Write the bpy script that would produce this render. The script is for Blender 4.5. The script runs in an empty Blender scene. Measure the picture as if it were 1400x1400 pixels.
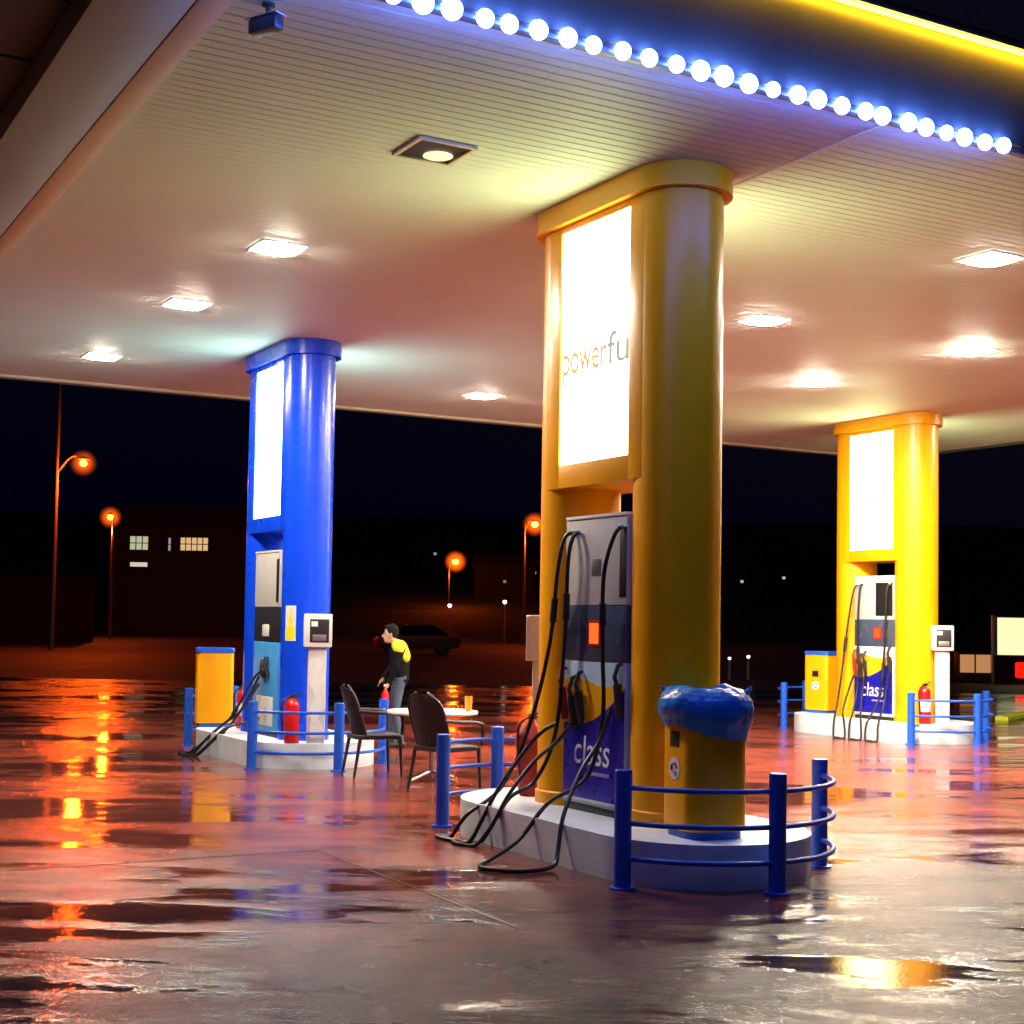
import bpy, bmesh, math, random
from math import sin, cos, pi, radians as rad
from mathutils import Vector as V, Matrix, noise as mnoise

random.seed(7)
S = bpy.context.scene
COL = S.collection
H = 4.85            # canopy soffit height
KERB = 0.28         # pump island height

# ------------------------------------------------------------------ materials
def mat(name, color, rough=0.5, metal=0.0, var=0.12, vscale=6.0, bump=0.0, bscale=60.0,
        coat=0.0, spec=0.5, rvar=0.1, emit=None, estr=0.0):
    m = bpy.data.materials.new(name); m.use_nodes = True
    nt = m.node_tree; N = nt.nodes; L = nt.links
    b = N['Principled BSDF']
    b.inputs['Roughness'].default_value = rough
    b.inputs['Metallic'].default_value = metal
    b.inputs['Coat Weight'].default_value = coat
    b.inputs['Coat Roughness'].default_value = 0.08
    b.inputs['Specular IOR Level'].default_value = spec
    tc = N.new('ShaderNodeTexCoord')
    nz = N.new('ShaderNodeTexNoise'); nz.inputs['Scale'].default_value = vscale; nz.inputs['Detail'].default_value = 6
    L.new(tc.outputs['Object'], nz.inputs['Vector'])
    mx = N.new('ShaderNodeMix'); mx.data_type = 'RGBA'
    mx.inputs[6].default_value = (*[c*(1-var) for c in color], 1)
    mx.inputs[7].default_value = (*[min(1, c*(1+var)) for c in color], 1)
    L.new(nz.outputs['Fac'], mx.inputs[0]); L.new(mx.outputs[2], b.inputs['Base Color'])
    mr = N.new('ShaderNodeMapRange'); mr.inputs[3].default_value = max(0.02, rough-rvar); mr.inputs[4].default_value = min(1, rough+rvar)
    L.new(nz.outputs['Fac'], mr.inputs[0]); L.new(mr.outputs[0], b.inputs['Roughness'])
    if bump:
        n2 = N.new('ShaderNodeTexNoise'); n2.inputs['Scale'].default_value = bscale; n2.inputs['Detail'].default_value = 4
        L.new(tc.outputs['Object'], n2.inputs['Vector'])
        bp = N.new('ShaderNodeBump'); bp.inputs['Strength'].default_value = bump; bp.inputs['Distance'].default_value = 0.01
        L.new(n2.outputs['Fac'], bp.inputs['Height']); L.new(bp.outputs[0], b.inputs['Normal'])
    if emit:
        b.inputs['Emission Color'].default_value = (*emit, 1); b.inputs['Emission Strength'].default_value = estr
    return m

def glow(name, color, strength):
    m = bpy.data.materials.new(name); m.use_nodes = True
    nt = m.node_tree; nt.nodes.remove(nt.nodes['Principled BSDF'])
    e = nt.nodes.new('ShaderNodeEmission'); e.inputs[0].default_value = (*color, 1); e.inputs[1].default_value = strength
    nt.links.new(e.outputs[0], nt.nodes['Material Output'].inputs[0])
    return m

M = {}
M['amber'] = mat('amber_paint', (.92, .39, .002), .34, var=.09, rvar=.06, spec=.4, bump=.015, bscale=3, vscale=3)
M['cobalt'] = mat('cobalt_paint', (.004, .060, .80), .28, var=.06, rvar=.06, coat=.12, bump=.015, bscale=3, vscale=3)
M['railblue'] = mat('rail_blue_paint', (.012, .10, .62), .34, var=.18, rvar=.1, vscale=14, bump=.05, bscale=40)
M['kerb'] = mat('painted_kerb_concrete', (.66, .74, .86), .42, var=.24, rvar=.12, vscale=5, bump=.25, bscale=45)
M['soffit'] = mat('soffit_white_panel', (.72, .74, .68), .58, var=.10, rvar=.05, vscale=.8, spec=.22)
M['soffitgap'] = mat('soffit_gap_dark', (.12, .11, .11), .7)
M['trim'] = mat('soffit_edge_trim', (.72, .58, .40), .4, var=.08)
M['fascia'] = mat('fascia_panel_grey', (.075, .075, .065), .42, var=.12, vscale=1.5)
M['gutter'] = mat('dark_gutter_metal', (.34, .40, .44), .5, var=.12, vscale=2)
M['roofdark'] = mat('dark_shop_soffit', (.03, .045, .05), .6, var=.2, vscale=2)
M['white'] = mat('white_enamel', (.75, .75, .74), .3, var=.05)
M['pumpgrey'] = mat('pump_grey_enamel', (.52, .52, .50), .32, var=.1, vscale=9)
M['paleblue'] = mat('pale_blue_enamel', (.40, .55, .72), .35, var=.1)
M['skyblue'] = mat('sky_blue_enamel', (.06, .32, .72), .35, var=.1)
M['navy'] = mat('navy_panel', (.012, .012, .34), .28, var=.1, coat=.2)
M['pumpyellow'] = mat('yellow_panel', (.82, .42, .012), .3, var=.06)
M['slate'] = mat('slate_display_panel', (.055, .075, .13), .25, var=.35, vscale=10)
M['black'] = mat('black_rubber', (.012, .012, .014), .38, var=.2)
M['dark'] = mat('dark_plastic', (.02, .02, .024), .4, var=.2)
M['letter'] = mat('white_lettering', (.85, .85, .88), .5, var=.02)
M['red'] = mat('red_enamel', (.60, .012, .01), .28, var=.1)
M['redcloth'] = mat('dark_red_cover', (.34, .012, .012), .6, var=.25, vscale=12, bump=.3, bscale=20)
M['steel'] = mat('brushed_steel', (.45, .45, .46), .35, .9, var=.1)
M['bag'] = mat('blue_plastic_bag', (.016, .20, .56), .26, var=.3, rvar=.1, bump=.9, bscale=11)
M['chair'] = mat('black_wicker_plastic', (.022, .018, .02), .42, var=.3, vscale=30, bump=.5, bscale=90)
M['tabletop'] = mat('white_plastic_top', (.78, .78, .77), .35, var=.05)
M['amberglass'] = mat('amber_drink_cup', (.85, .42, .04), .15, var=.1)
M['pole'] = mat('weathered_steel_pole', (.20, .17, .16), .55, .3, var=.2)
M['wallfar'] = mat('far_render_wall', (.018, .017, .017), .85, var=.2, vscale=.6)
M['rooffar'] = mat('far_roof_tile', (.05, .03, .025), .85, var=.3, vscale=2)
M['carpaint'] = mat('dark_red_car_paint', (.30, .10, .11), .3, .1, var=.05, coat=.4)
M['carglass'] = mat('car_glass', (.015, .015, .02), .08)
M['skin'] = mat('skin', (.62, .33, .22), .5, var=.06)
M['hair'] = mat('dark_hair', (.012, .009, .008), .8, var=.3, spec=.08)
M['jacket'] = mat('black_jacket_cloth', (.006, .006, .008), .9, var=.3, bump=.3, bscale=50, spec=.1)
M['hiviz'] = mat('yellow_shoulder_cloth', (.85, .78, .01), .7, var=.08)
M['jeans'] = mat('grey_blue_jeans', (.05, .075, .12), .8, var=.2)
M['shoe'] = mat('black_shoe', (.015, .015, .015), .5)
M['hill'] = mat('dark_hillside', (.018, .022, .018), .95, var=.4, vscale=.02)
M['lbox'] = glow('lightbox_acrylic', (.90, 1.0, .48), 10.0)
M['lboxblue'] = glow('lightbox_acrylic_cool', (.60, 1.0, .90), 9.0)
M['lens'] = glow('downlight_lens', (1.0, .86, .68), 600.0)
M['lensmid'] = glow('downlight_lens_mid', (1.0, .86, .68), 380.0)
M['lensadded'] = glow('added_downlight_lens', (1.0, .86, .68), 180.0)
M['lensbright'] = glow('downlight_lens_bright', (1.0, .88, .66), 2100.0)
M['lensfaint'] = mat('unlit_lens_glow', (.75, .74, .62), .15, emit=(1, .93, .62), estr=.8)  # switched-off lens; its pale brightness is put in as faint emission
M['led'] = glow('led_lamp_glow', (.085, .19, 1.0), 115.0)
M['strip'] = glow('yellow_neon_strip', (1.0, .52, .012), 52.0)
M['sodium'] = glow('sodium_lamp_core', (1.0, .26, .012), 34.0)
M['sodiumbowl'] = glow('sodium_lamp_bowl', (1.0, .16, .006), 1.3)
M['warmwin'] = glow('lit_window_warm', (1.0, .62, .28), .75)
M['palewin'] = glow('lit_window_pale', (.86, .90, .55), .55)
M['whitelamp'] = glow('white_lamp_glow', (.95, .95, 1.0), 3.0)
M['dimlamp'] = glow('dim_house_light', (.75, .8, 1.0), .35)
M['redlamp'] = glow('red_lamp_glow', (1.0, .01, .005), 1.6)
M['board'] = glow('lit_board_face', (1.0, 1.0, .55), 1.0)
M['boardpeach'] = glow('lit_cabinet_face', (.95, .42, .16), .55)
M['digits'] = glow('orange_display', (1.0, .13, .02), 1.4)
M['powertext'] = glow('backlit_orange_letters', (1.0, .50, .22), .95)
M['greytext'] = glow('backlit_grey_letters', (.50, .50, .42), 1.0)
M['palettext'] = glow('backlit_pale_letters', (.95, .86, .55), .9)

# ------------------------------------------------------------------ mesh kit
def B(): return bmesh.new()

def box(bm, x0, x1, y0, y1, z0, z1, bev=0.0, rot=None):
    t = bmesh.new()
    bmesh.ops.create_cube(t, size=1)
    for v in t.verts:
        v.co = V(((x0+x1)/2+v.co.x*(x1-x0), (y0+y1)/2+v.co.y*(y1-y0), (z0+z1)/2+v.co.z*(z1-z0)))
    if bev: bmesh.ops.bevel(t, geom=t.edges[:], offset=bev, segments=2, affect='EDGES', profile=.6)
    if rot is not None: bmesh.ops.transform(t, matrix=rot, verts=t.verts[:])
    merge(bm, t)

def merge(bm, t):
    me = bpy.data.meshes.new('tmp'); t.to_mesh(me); t.free(); bm.from_mesh(me); bpy.data.meshes.remove(me)

def prism(bm, pts, z0, z1, bev=0.0):
    t = bmesh.new()
    lo = [t.verts.new((x, y, z0)) for x, y in pts]; hi = [t.verts.new((x, y, z1)) for x, y in pts]
    n = len(pts)
    t.faces.new(lo[::-1]); top = t.faces.new(hi)
    for i in range(n): t.faces.new((lo[i], lo[(i+1) % n], hi[(i+1) % n], hi[i]))
    if bev: bmesh.ops.bevel(t, geom=list(top.edges), offset=bev, segments=3, affect='EDGES', profile=.5)
    bmesh.ops.recalc_face_normals(t, faces=t.faces[:])
    merge(bm, t)

def stadium(x, y0, y1, r, n=28):
    p = [(x+r*cos(a), y1+r*sin(a)) for a in [pi*i/n for i in range(n+1)]]
    p += [(x+r*cos(a), y0+r*sin(a)) for a in [pi+pi*i/n for i in range(n+1)]]
    return p

def lathe(bm, prof, n=32, c=(0, 0, 0), jig=None):
    t = bmesh.new(); rings = []
    for (r, z) in prof:
        ring = []
        for i in range(n):
            a = 2*pi*i/n; p = V((r*cos(a), r*sin(a), z))
            if jig: p = jig(p)
            ring.append(t.verts.new(p+V(c)))
        rings.append(ring)
    for a, b in zip(rings, rings[1:]):
        for i in range(n): t.faces.new((a[i], a[(i+1) % n], b[(i+1) % n], b[i]))
    if prof[0][0] > 1e-4: t.faces.new(rings[0][::-1])
    if prof[-1][0] > 1e-4: t.faces.new(rings[-1])
    bmesh.ops.remove_doubles(t, verts=t.verts[:], dist=1e-5)
    bmesh.ops.recalc_face_normals(t, faces=t.faces[:])
    merge(bm, t)

def spline(pts, k=8):
    P = [V(p) for p in pts]; P = [P[0]*2-P[1]]+P+[P[-1]*2-P[-2]]; out = []
    for i in range(1, len(P)-2):
        a, b, c, d = P[i-1:i+3]
        for j in range(k):
            t = j/k
            out.append(.5*((2*b)+(c-a)*t+(2*a-5*b+4*c-d)*t*t+(3*b-a-3*c+d)*t**3))
    out.append(P[-2]); return out

def tube(bm, pts, r, n=10, r1=None):
    pts = [V(p) for p in pts]; t = bmesh.new(); rings = []; up = V((0, 0, 1))
    d0 = (pts[1]-pts[0]).normalized(); u = d0.cross(up)
    if u.length < 1e-3: u = d0.cross(V((1, 0, 0)))
    u.normalize()
    for i, p in enumerate(pts):
        d = (pts[min(i+1, len(pts)-1)]-pts[max(i-1, 0)]).normalized()
        u = (u-d*u.dot(d)).normalized(); w = d.cross(u)
        rr = r if r1 is None else r+(r1-r)*i/(len(pts)-1)
        rings.append([t.verts.new(p+(u*cos(2*pi*j/n)+w*sin(2*pi*j/n))*rr) for j in range(n)])
    for a, b in zip(rings, rings[1:]):
        for j in range(n): t.faces.new((a[j], a[(j+1) % n], b[(j+1) % n], b[j]))
    t.faces.new(rings[0][::-1]); t.faces.new(rings[-1])
    bmesh.ops.recalc_face_normals(t, faces=t.faces[:])
    merge(bm, t)

def ball(bm, c, r, seg=16, sc=(1, 1, 1)):
    t = bmesh.new(); bmesh.ops.create_uvsphere(t, u_segments=seg, v_segments=max(6, seg//2), radius=r)
    for v in t.verts: v.co = V((v.co.x*sc[0], v.co.y*sc[1], v.co.z*sc[2]))+V(c)
    merge(bm, t)

def quad(bm, pts): bm.faces.new([bm.verts.new(p) for p in pts])

def build(name, bm, m, parent=None, loc=None, angle=35, smooth=True):
    me = bpy.data.meshes.new(name); bm.to_mesh(me); bm.free()
    if smooth:
        me.polygons.foreach_set('use_smooth', [True]*len(me.polygons))
        me.set_sharp_from_angle(angle=rad(angle))
    me.materials.append(m)
    o = bpy.data.objects.new(name, me); COL.objects.link(o)
    if parent: o.parent = parent
    if loc is not None: o.location = loc
    return o

def thing(name, label, cat, loc=(0, 0, 0), rz=0, group=None, kind=None):
    o = bpy.data.objects.new(name, None); COL.objects.link(o)
    o.empty_display_size = .1; o.location = loc; o.rotation_euler = (0, 0, rz)
    return tag(o, label, cat, group, kind)

def tag(o, label, cat, group=None, kind=None):
    o['label'] = label; o['category'] = cat
    if group: o['group'] = group
    if kind: o['kind'] = kind
    return o

def structure(name, bm, m, label=None, cat=None):
    o = build(name, bm, m); o['kind'] = 'structure'
    if label: o['label'] = label; o['category'] = cat
    return o

def word(name, s, size, m, parent, origin, xdir, updir, depth=.003, fit=None, shear=0):
    cu = bpy.data.curves.new(name, 'FONT'); cu.body = s; cu.size = size; cu.extrude = depth; cu.shear = shear
    o = bpy.data.objects.new('tmp', cu); COL.objects.link(o)
    bpy.context.view_layer.update()
    me = bpy.data.meshes.new_from_object(o.evaluated_get(bpy.context.evaluated_depsgraph_get()))
    bpy.data.objects.remove(o); bpy.data.curves.remove(cu)
    if fit:
        w = max(v.co.x for v in me.vertices)-min(v.co.x for v in me.vertices)
        for v in me.vertices: v.co.x *= fit/w
    x = V(xdir).normalized(); u = V(updir).normalized(); n = x.cross(u)
    for v in me.vertices: v.co = V(origin)+x*v.co.x+u*v.co.y+n*v.co.z
    me.materials.clear(); me.materials.append(m); me.name = name
    r = bpy.data.objects.new(name, me); COL.objects.link(r); r.parent = parent
    return r

def remeshed(name, bm, m, parent, vox=.008, smooth=4):
    me = bpy.data.meshes.new('tmp'); bm.to_mesh(me); bm.free()
    o = bpy.data.objects.new('tmp', me); COL.objects.link(o)
    r = o.modifiers.new('r', 'REMESH'); r.mode = 'VOXEL'; r.voxel_size = vox
    s = o.modifiers.new('s', 'SMOOTH'); s.iterations = smooth; s.factor = .5
    bpy.context.view_layer.update()
    out = bpy.data.meshes.new_from_object(o.evaluated_get(bpy.context.evaluated_depsgraph_get()))
    bpy.data.objects.remove(o); bpy.data.meshes.remove(me)
    out.name = name; out.polygons.foreach_set('use_smooth', [True]*len(out.polygons))
    out.materials.clear(); out.materials.append(m)
    r = bpy.data.objects.new(name, out); COL.objects.link(r); r.parent = parent
    return r

def limb(bm, a, b, ra, rb, n=8):
    a = V(a); b = V(b)
    for i in range(n+1):
        t = i/n; ball(bm, a.lerp(b, t), ra+(rb-ra)*t, 12)

# ------------------------------------------------------------------ world and camera
w = bpy.data.worlds.new('World'); S.world = w; w.use_nodes = True
nt = w.node_tree; bg = nt.nodes['Background']
sky = nt.nodes.new('ShaderNodeTexSky'); sky.sky_type = 'NISHITA'; sky.sun_disc = False
sky.sun_elevation = rad(-4.0); sky.sun_rotation = rad(150); sky.altitude = 0
mxs = nt.nodes.new('ShaderNodeMix'); mxs.data_type = 'RGBA'; mxs.blend_type = 'ADD'; mxs.inputs[0].default_value = 1
nt.links.new(sky.outputs[0], mxs.inputs[6]); mxs.inputs[7].default_value = (.004, .006, .045, 1)     # night air-glow over the town
nt.links.new(mxs.outputs[2], bg.inputs[0]); bg.inputs[1].default_value = 0.10
moon = bpy.data.lights.new('moon', 'SUN'); moon.energy = .004; moon.angle = rad(.5); moon.color = (.6, .7, 1)
mo = bpy.data.objects.new('moon', moon); COL.objects.link(mo); mo.rotation_euler = (rad(50), 0, rad(150))

yaw, pitch, roll = rad(-29.4), rad(3.0), rad(.95)
F = V((-sin(yaw)*cos(pitch), cos(yaw)*cos(pitch), sin(pitch)))
R0 = V((cos(yaw), sin(yaw), 0)); U0 = R0.cross(F)
R = R0*cos(roll)+U0*sin(roll); U = -R0*sin(roll)+U0*cos(roll)
cam = bpy.data.cameras.new('camera'); co = bpy.data.objects.new('camera', cam); COL.objects.link(co)
cam.sensor_width = 36; cam.lens = 1984/1400*36; cam.shift_y = 47/1400; cam.clip_start = .05; cam.clip_end = 5000
co.matrix_world = Matrix(((R.x, U.x, -F.x, 0), (R.y, U.y, -F.y, 0), (R.z, U.z, -F.z, 1.65), (0, 0, 0, 1)))
S.camera = co
FW = V((.4909, .8712, 0)); RT = V((.8712, -.4909, 0))     # level view axis and its right hand

# ------------------------------------------------------------------ ground
def wet_ground(name, base_a, base_b, near=None):
    m = bpy.data.materials.new(name); m.use_nodes = True
    nt = m.node_tree; N = nt.nodes; L = nt.links; b = N['Principled BSDF']
    tc = N.new('ShaderNodeTexCoord')
    def nz(scale, detail=5, rough=.55, sx=1, sy=1, dist=0):
        mp = N.new('ShaderNodeMapping'); mp.vector_type = 'TEXTURE'; mp.inputs['Rotation'].default_value = (0, 0, rad(-29.4)); mp.inputs['Scale'].default_value = (1/sx, 1/sy, 1)
        n = N.new('ShaderNodeTexNoise'); n.inputs['Scale'].default_value = scale; n.inputs['Detail'].default_value = detail
        n.inputs['Roughness'].default_value = rough; n.inputs['Distortion'].default_value = dist
        L.new(tc.outputs['Object'], mp.inputs['Vector']); L.new(mp.outputs[0], n.inputs['Vector']); return n.outputs['Fac']
    def ramp(src, a, c, lo=0., hi=1.):
        r = N.new('ShaderNodeMapRange'); r.interpolation_type = 'SMOOTHSTEP'
        for i, v in enumerate((a, c, lo, hi)): r.inputs[i+1].default_value = v
        L.new(src, r.inputs[0]); return r.outputs[0]
    def math_(op, a, c):
        k = N.new('ShaderNodeMath'); k.operation = op
        for i, v in enumerate((a, c)):
            if isinstance(v, (int, float)): k.inputs[i].default_value = v
            else: L.new(v, k.inputs[i])
        return k.outputs[0]
    def mixc(f, a, c):
        k = N.new('ShaderNodeMix'); k.data_type = 'RGBA'
        L.new(f, k.inputs[0])
        for i, v in ((6, a), (7, c)):
            if isinstance(v, tuple): k.inputs[i].default_value = (*v, 1)
            else: L.new(v, k.inputs[i])
        return k.outputs[2]
    pn = nz(.62, 7, .64, .55, 1.25, .7)
    puddle = ramp(pn, .46, .60); dry = .30
    patch = ramp(nz(1.6, 8, .72, .6, 1.2), .36, .64)
    colr = mixc(patch, base_a, base_b)
    grain = nz(48, 3, .75)
    if near:
        sep = N.new('ShaderNodeSeparateXYZ'); L.new(tc.outputs['Object'], sep.inputs[0])
        edge = math_('ADD', sep.outputs[1], math_('MULTIPLY', math_('SUBTRACT', nz(.5, 5, .6), .5), 5.0))
        fnear = ramp(edge, 6.0, 8.6); L.new(ramp(edge, 5.5, 10.5, .12, .5), b.inputs['Specular IOR Level'])
        colr = mixc(fnear, mixc(patch, *near), colr)
        fine = math_('ADD', math_('MULTIPLY', nz(1.25, 7, .66, .42, 1.3, .5), .55), math_('MULTIPLY', pn, .45))
        pmix = N.new('ShaderNodeMix'); L.new(ramp(edge, 6.5, 11.0), pmix.inputs[0]); L.new(fine, pmix.inputs[2]); L.new(pn, pmix.inputs[3])
        puddle = ramp(pmix.outputs[0], .44, .60)
        dry = ramp(edge, 5.5, 11.0, .27, .15)
        amp = ramp(edge, 5.5, 12.0, 1.1, .35)
    speck = mixc(ramp(grain, .55, .75), colr, mixc(patch, (.13, .085, .09), (.20, .14, .145)))
    final = mixc(math_('MULTIPLY', puddle, .55), speck, (.02, .013, .013))
    L.new(final, b.inputs['Base Color'])
    wetf = ramp(puddle, 0, 1)
    rg = math_('ADD', math_('ADD', math_('MULTIPLY', math_('SUBTRACT', 1.0, wetf), dry), math_('MULTIPLY', wetf, .055)), math_('MULTIPLY', math_('SUBTRACT', nz(3.5, 5), .5), .10))
    L.new(math_('MAXIMUM', rg, .03), b.inputs['Roughness'])
    b.inputs['IOR'].default_value = 1.34
    L.new(ramp(puddle, .1, 1, .12, .5), b.inputs['Coat Weight']); b.inputs['Coat IOR'].default_value = 1.33; b.inputs['Coat Roughness'].default_value = .07
    h = math_('ADD', math_('MULTIPLY', grain, 1.9), math_('MULTIPLY', nz(14, 4), .8))
    h = math_('MULTIPLY', h, ramp(puddle, 0, .8, 1.0, .06))
    if near: h = math_('MULTIPLY', h, amp)
    h = math_('ADD', h, math_('MULTIPLY', nz(1.5, 2, .5, .45, 1.9), 1.0))
    bp = N.new('ShaderNodeBump'); bp.inputs['Strength'].default_value = .55; bp.inputs['Distance'].default_value = .009
    L.new(h, bp.inputs['Height']); L.new(bp.outputs[0], b.inputs['Normal']); L.new(bp.outputs[0], b.inputs['Coat Normal'])
    return m

def sheet(x0, x1, y0, y1, z):
    bm = B(); quad(bm, [(x0, y0, z), (x1, y0, z), (x1, y1, z), (x0, y1, z)]); return bm

bm = sheet(-1500, 1500, -1500, 1500, -.008)
structure('ground', bm, mat('dark_earth', (.03, .028, .03), .8, var=.4, vscale=.3), 'dark unlit ground beyond the forecourt', 'ground')
bm = sheet(-60, 90, -12, 25.5, 0)
structure('forecourt', bm, wet_ground('wet_concrete_red_glow', (.34, .070, .040), (.15, .034, .024), ((.024, .012, .017), (.095, .052, .060))),  # red base colour carries the sodium glow seen on the wet paving
          'wet forecourt paving, red lamp glow in its colour, with puddles and reflections', 'forecourt')
# poured concrete joints
bm = B()
box(bm, -8, 3.96, 9.80, 9.815, .0005, .003); box(bm, 3.96, 3.97, 6.9, 9.798, .0005, .003)
box(bm, -8, 5.1, 14.4, 14.412, .0005, .003)
structure('paving_joint', bm, mat('joint_filler', (.15, .07, .055), .3), 'pale joint line across the wet paving', 'joint')
fw = B()
c0 = FW*31
quad(fw, [tuple(c0+RT*a+FW*b+V((0, 0, -.004))) for a, b in ((-120, -12), (160, -12), (160, 7), (-120, 7))])
structure('wet_apron', fw, wet_ground('wet_dark_asphalt', (.018, .02, .024), (.03, .032, .036)), 'dark wet asphalt strip between forecourt and road', 'asphalt')
fw = B(); c0 = FW*62
quad(fw, [tuple(c0+RT*a+FW*b+V((0, 0, -.002))) for a, b in ((-160, -24), (220, -24), (220, 26), (-160, 26))])
structure('road', fw, mat('road_asphalt', (.030, .014, .013), .7, var=.3, vscale=.4, bump=.2, bscale=20), 'road beyond the forecourt under orange street lamps', 'road')

# hills: one terrain sheet rising away from the road
def terr(depth, side):
    if depth < 150: return 0
    t = depth-150
    return .13*t*(1-.0006*min(t, 500))+3.0*mnoise.noise(V((side*.012, depth*.012, 0)))*min(1, t/60)
bm = B(); nd, ns = 36, 60; grid = []
for i in range(nd+1):
    d = 140+660*i/nd
    grid.append([bm.verts.new(FW*d+RT*(-500+1100*j/ns)+V((0, 0, terr(d, -500+1100*j/ns)-.3))) for j in range(ns+1)])
for i in range(nd):
    for j in range(ns): bm.faces.new((grid[i][j], grid[i][j+1], grid[i+1][j+1], grid[i+1][j]))
structure('hills', bm, M['hill'], 'dark hillside behind the road', 'hill')

# ------------------------------------------------------------------ canopy
CX0, CX1, CY0, CY1 = 2.15, 19.5, 6.72, 20.15
can = thing('canopy', 'large flat station canopy with white slatted soffit over the pumps', 'canopy', ((CX0+CX1)/2, (CY0+CY1)/2, H))
def cw(x, y, z): return (x-(CX0+CX1)/2, y-(CY0+CY1)/2, z-H)
def cbox(bm, x0, x1, y0, y1, z0, z1, bev=0.0):
    a = cw(x0, y0, z0); b = cw(x1, y1, z1); box(bm, a[0], b[0], a[1], b[1], a[2], b[2], bev)
# slatted soffit: planks running along x, open grooves between; recesses for the downlights are separate housings
bm = B(); p = .098; y = CY0+.03; t = bmesh.new()
while y < CY1-.05:
    prof = [(y, .030), (y, .004), (y+.005, 0), (y+p-.011, 0), (y+p-.007, .004), (y+p-.007, .030)]
    r0 = [t.verts.new(cw(CX0+.16, a, H+b)) for a, b in prof]; r1 = [t.verts.new(cw(CX1-.05, a, H+b)) for a, b in prof]
    for i in range(5): t.faces.new((r0[i], r1[i], r1[i+1], r0[i+1]))
    y += p
merge(bm, t)
build('soffit', bm, M['soffit'], can)
bm = B(); cbox(bm, CX0+.02, CX1-.02, CY0+.02, CY1-.02, H+.028, H+.06); build('soffit_backing', bm, M['soffitgap'], can)
bm = B(); cbox(bm, CX0+.02, CX1-.02, CY0+.08, CY1-.08, H+.40, H+.62); build('roof_deck', bm, M['gutter'], can)
bm = B(); cbox(bm, CX0, CX0+.16, CY0+.02, CY1, H-.02, H+.04, .006); build('edge_trim', bm, M['trim'], can)
bm = B(); cbox(bm, CX0, CX1, CY0-.05, CY0+.02, H-.015, H+.70, .008)
build('front_fascia', bm, M['fascia'], can)
bm = B(); cbox(bm, CX0-.04, CX1+.04, CY0-.12, CY0-.052, H+.66, H+.72, .01); build('fascia_lip', bm, M['fascia'], can)
bm = B(); tube(bm, [cw(CX0, CY0-.095, H+.645), cw(CX1, CY0-.095, H+.645)], .014, 10); build('neon_strip', bm, M['strip'], can)
bm = B(); cbox(bm, CX0, CX1, CY1, CY1+.06, H-.05, H+.70, .008); build('back_fascia', bm, M['fascia'], can)
bm = B(); cbox(bm, CX1, CX1+.06, CY0+.022, CY1, H-.03, H+.70, .008); build('side_fascia', bm, M['fascia'], can)
bm = B(); cbox(bm, CX0, CX1, CY1-.05, CY1-.002, H-.035, H+.02, .006); build('drip_edge', bm, M['trim'], can)
bm = B(); cbox(bm, 6.45, 6.49, CY0+.03, 8.6, H-.012, H-.001, .003); build('seam_trim', bm, M['trim'], can)

# LED string along the front edge
led = thing('light_string', 'row of round blue-white lamps strung along the canopy front edge', 'light string', (2.2, CY0-.06, H))
bm = B(); tube(bm, [(0, -.012, .012), (5.38, -.012, .012)], .011, 8); build('cable', bm, M['dark'], led)
x = .06; k = 0
while x < 5.36:
    bm = B(); z = -.012+random.uniform(-.006, .006)
    ball(bm, (x+random.uniform(-.022, .022), -.03, z), random.uniform(.046, .060), 18, (1, .8, 1)); build('lamp', bm, M['led'], led)
    x += .178; k += 1

# downlights
def rrect0(h, q):
    return [(cx+q*cos(a+pi/2*i/8), cy+q*sin(a+pi/2*i/8)) for cx, cy, a in ((h-q, h-q, 0), (-h+q, h-q, pi/2), (-h+q, -h+q, pi), (h-q, -h+q, 3*pi/2)) for i in range(9)]
def downlight(x, y, label, lit=True, lens='lens'):
    o = thing('ceiling_light', label, 'ceiling light', (x, y, H), 0, 'square downlights in the canopy soffit')
    s = .19; bm = B()
    for a in ((-s-.03, -s, -s-.03, s+.03), (s, s+.03, -s-.03, s+.03), (-s, s, -s-.03, -s), (-s, s, s, s+.03)):
        box(bm, a[0], a[1], a[2], a[3], -.022, -.003, .003)
    build('frame', bm, M['white'] if lit else M['trim'], o)
    if lit:
        bm = B(); prism(bm, rrect0(s-.012, .11), -.032, -.006, .010); build('lens', bm, M[lens], o)
    else:
        bm = B(); box(bm, -s+.004, s-.004, -s+.004, s-.004, -.006, -.003); build('recess', bm, M['dark'], o)
        bm = B(); lathe(bm, [(.06, -.008), (.10, -.010), (.105, -.016), (.07, -.019), (0, -.020)], 20, (.06, .07, 0)); build('lens', bm, M['lensfaint'], o)
    return o
downlight(4.27, 8.74, 'square ceiling light with dark recess and unlit lens given a pale glow, nearest on the left', False)
downlight(4.27, 11.77, 'largest lit ceiling light on the left, next after the dark one')
downlight(4.27, 14.41, 'lit ceiling light, middle of the lit row left of the blue pillar')
downlight(4.27, 17.93, 'lit ceiling light farthest along the left row, near the canopy back edge')
downlight(9.6, 8.74, 'largest lit ceiling light at the right edge, nearest on that side', True, 'lensmid')
downlight(9.6, 11.77, 'lit ceiling light just right of the big amber pillar top')
downlight(9.6, 14.41, 'lit ceiling light hidden behind the big amber pillar')
downlight(9.6, 17.93, 'lone lit ceiling light left of the big amber pillar near the back edge')
downlight(12.63, 8.74, 'added ceiling light beyond the right edge of the picture', True, 'lensadded')  # added out of view to light the far pillar and forecourt
downlight(17.7, 14.41, 'added unseen ceiling light near the canopy right edge beyond the far pillar')  # also added out of view, brightens the right side of the forecourt
downlight(12.63, 11.77, 'lit ceiling light directly above the far yellow pillar to its right', True, 'lensbright')
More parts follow.
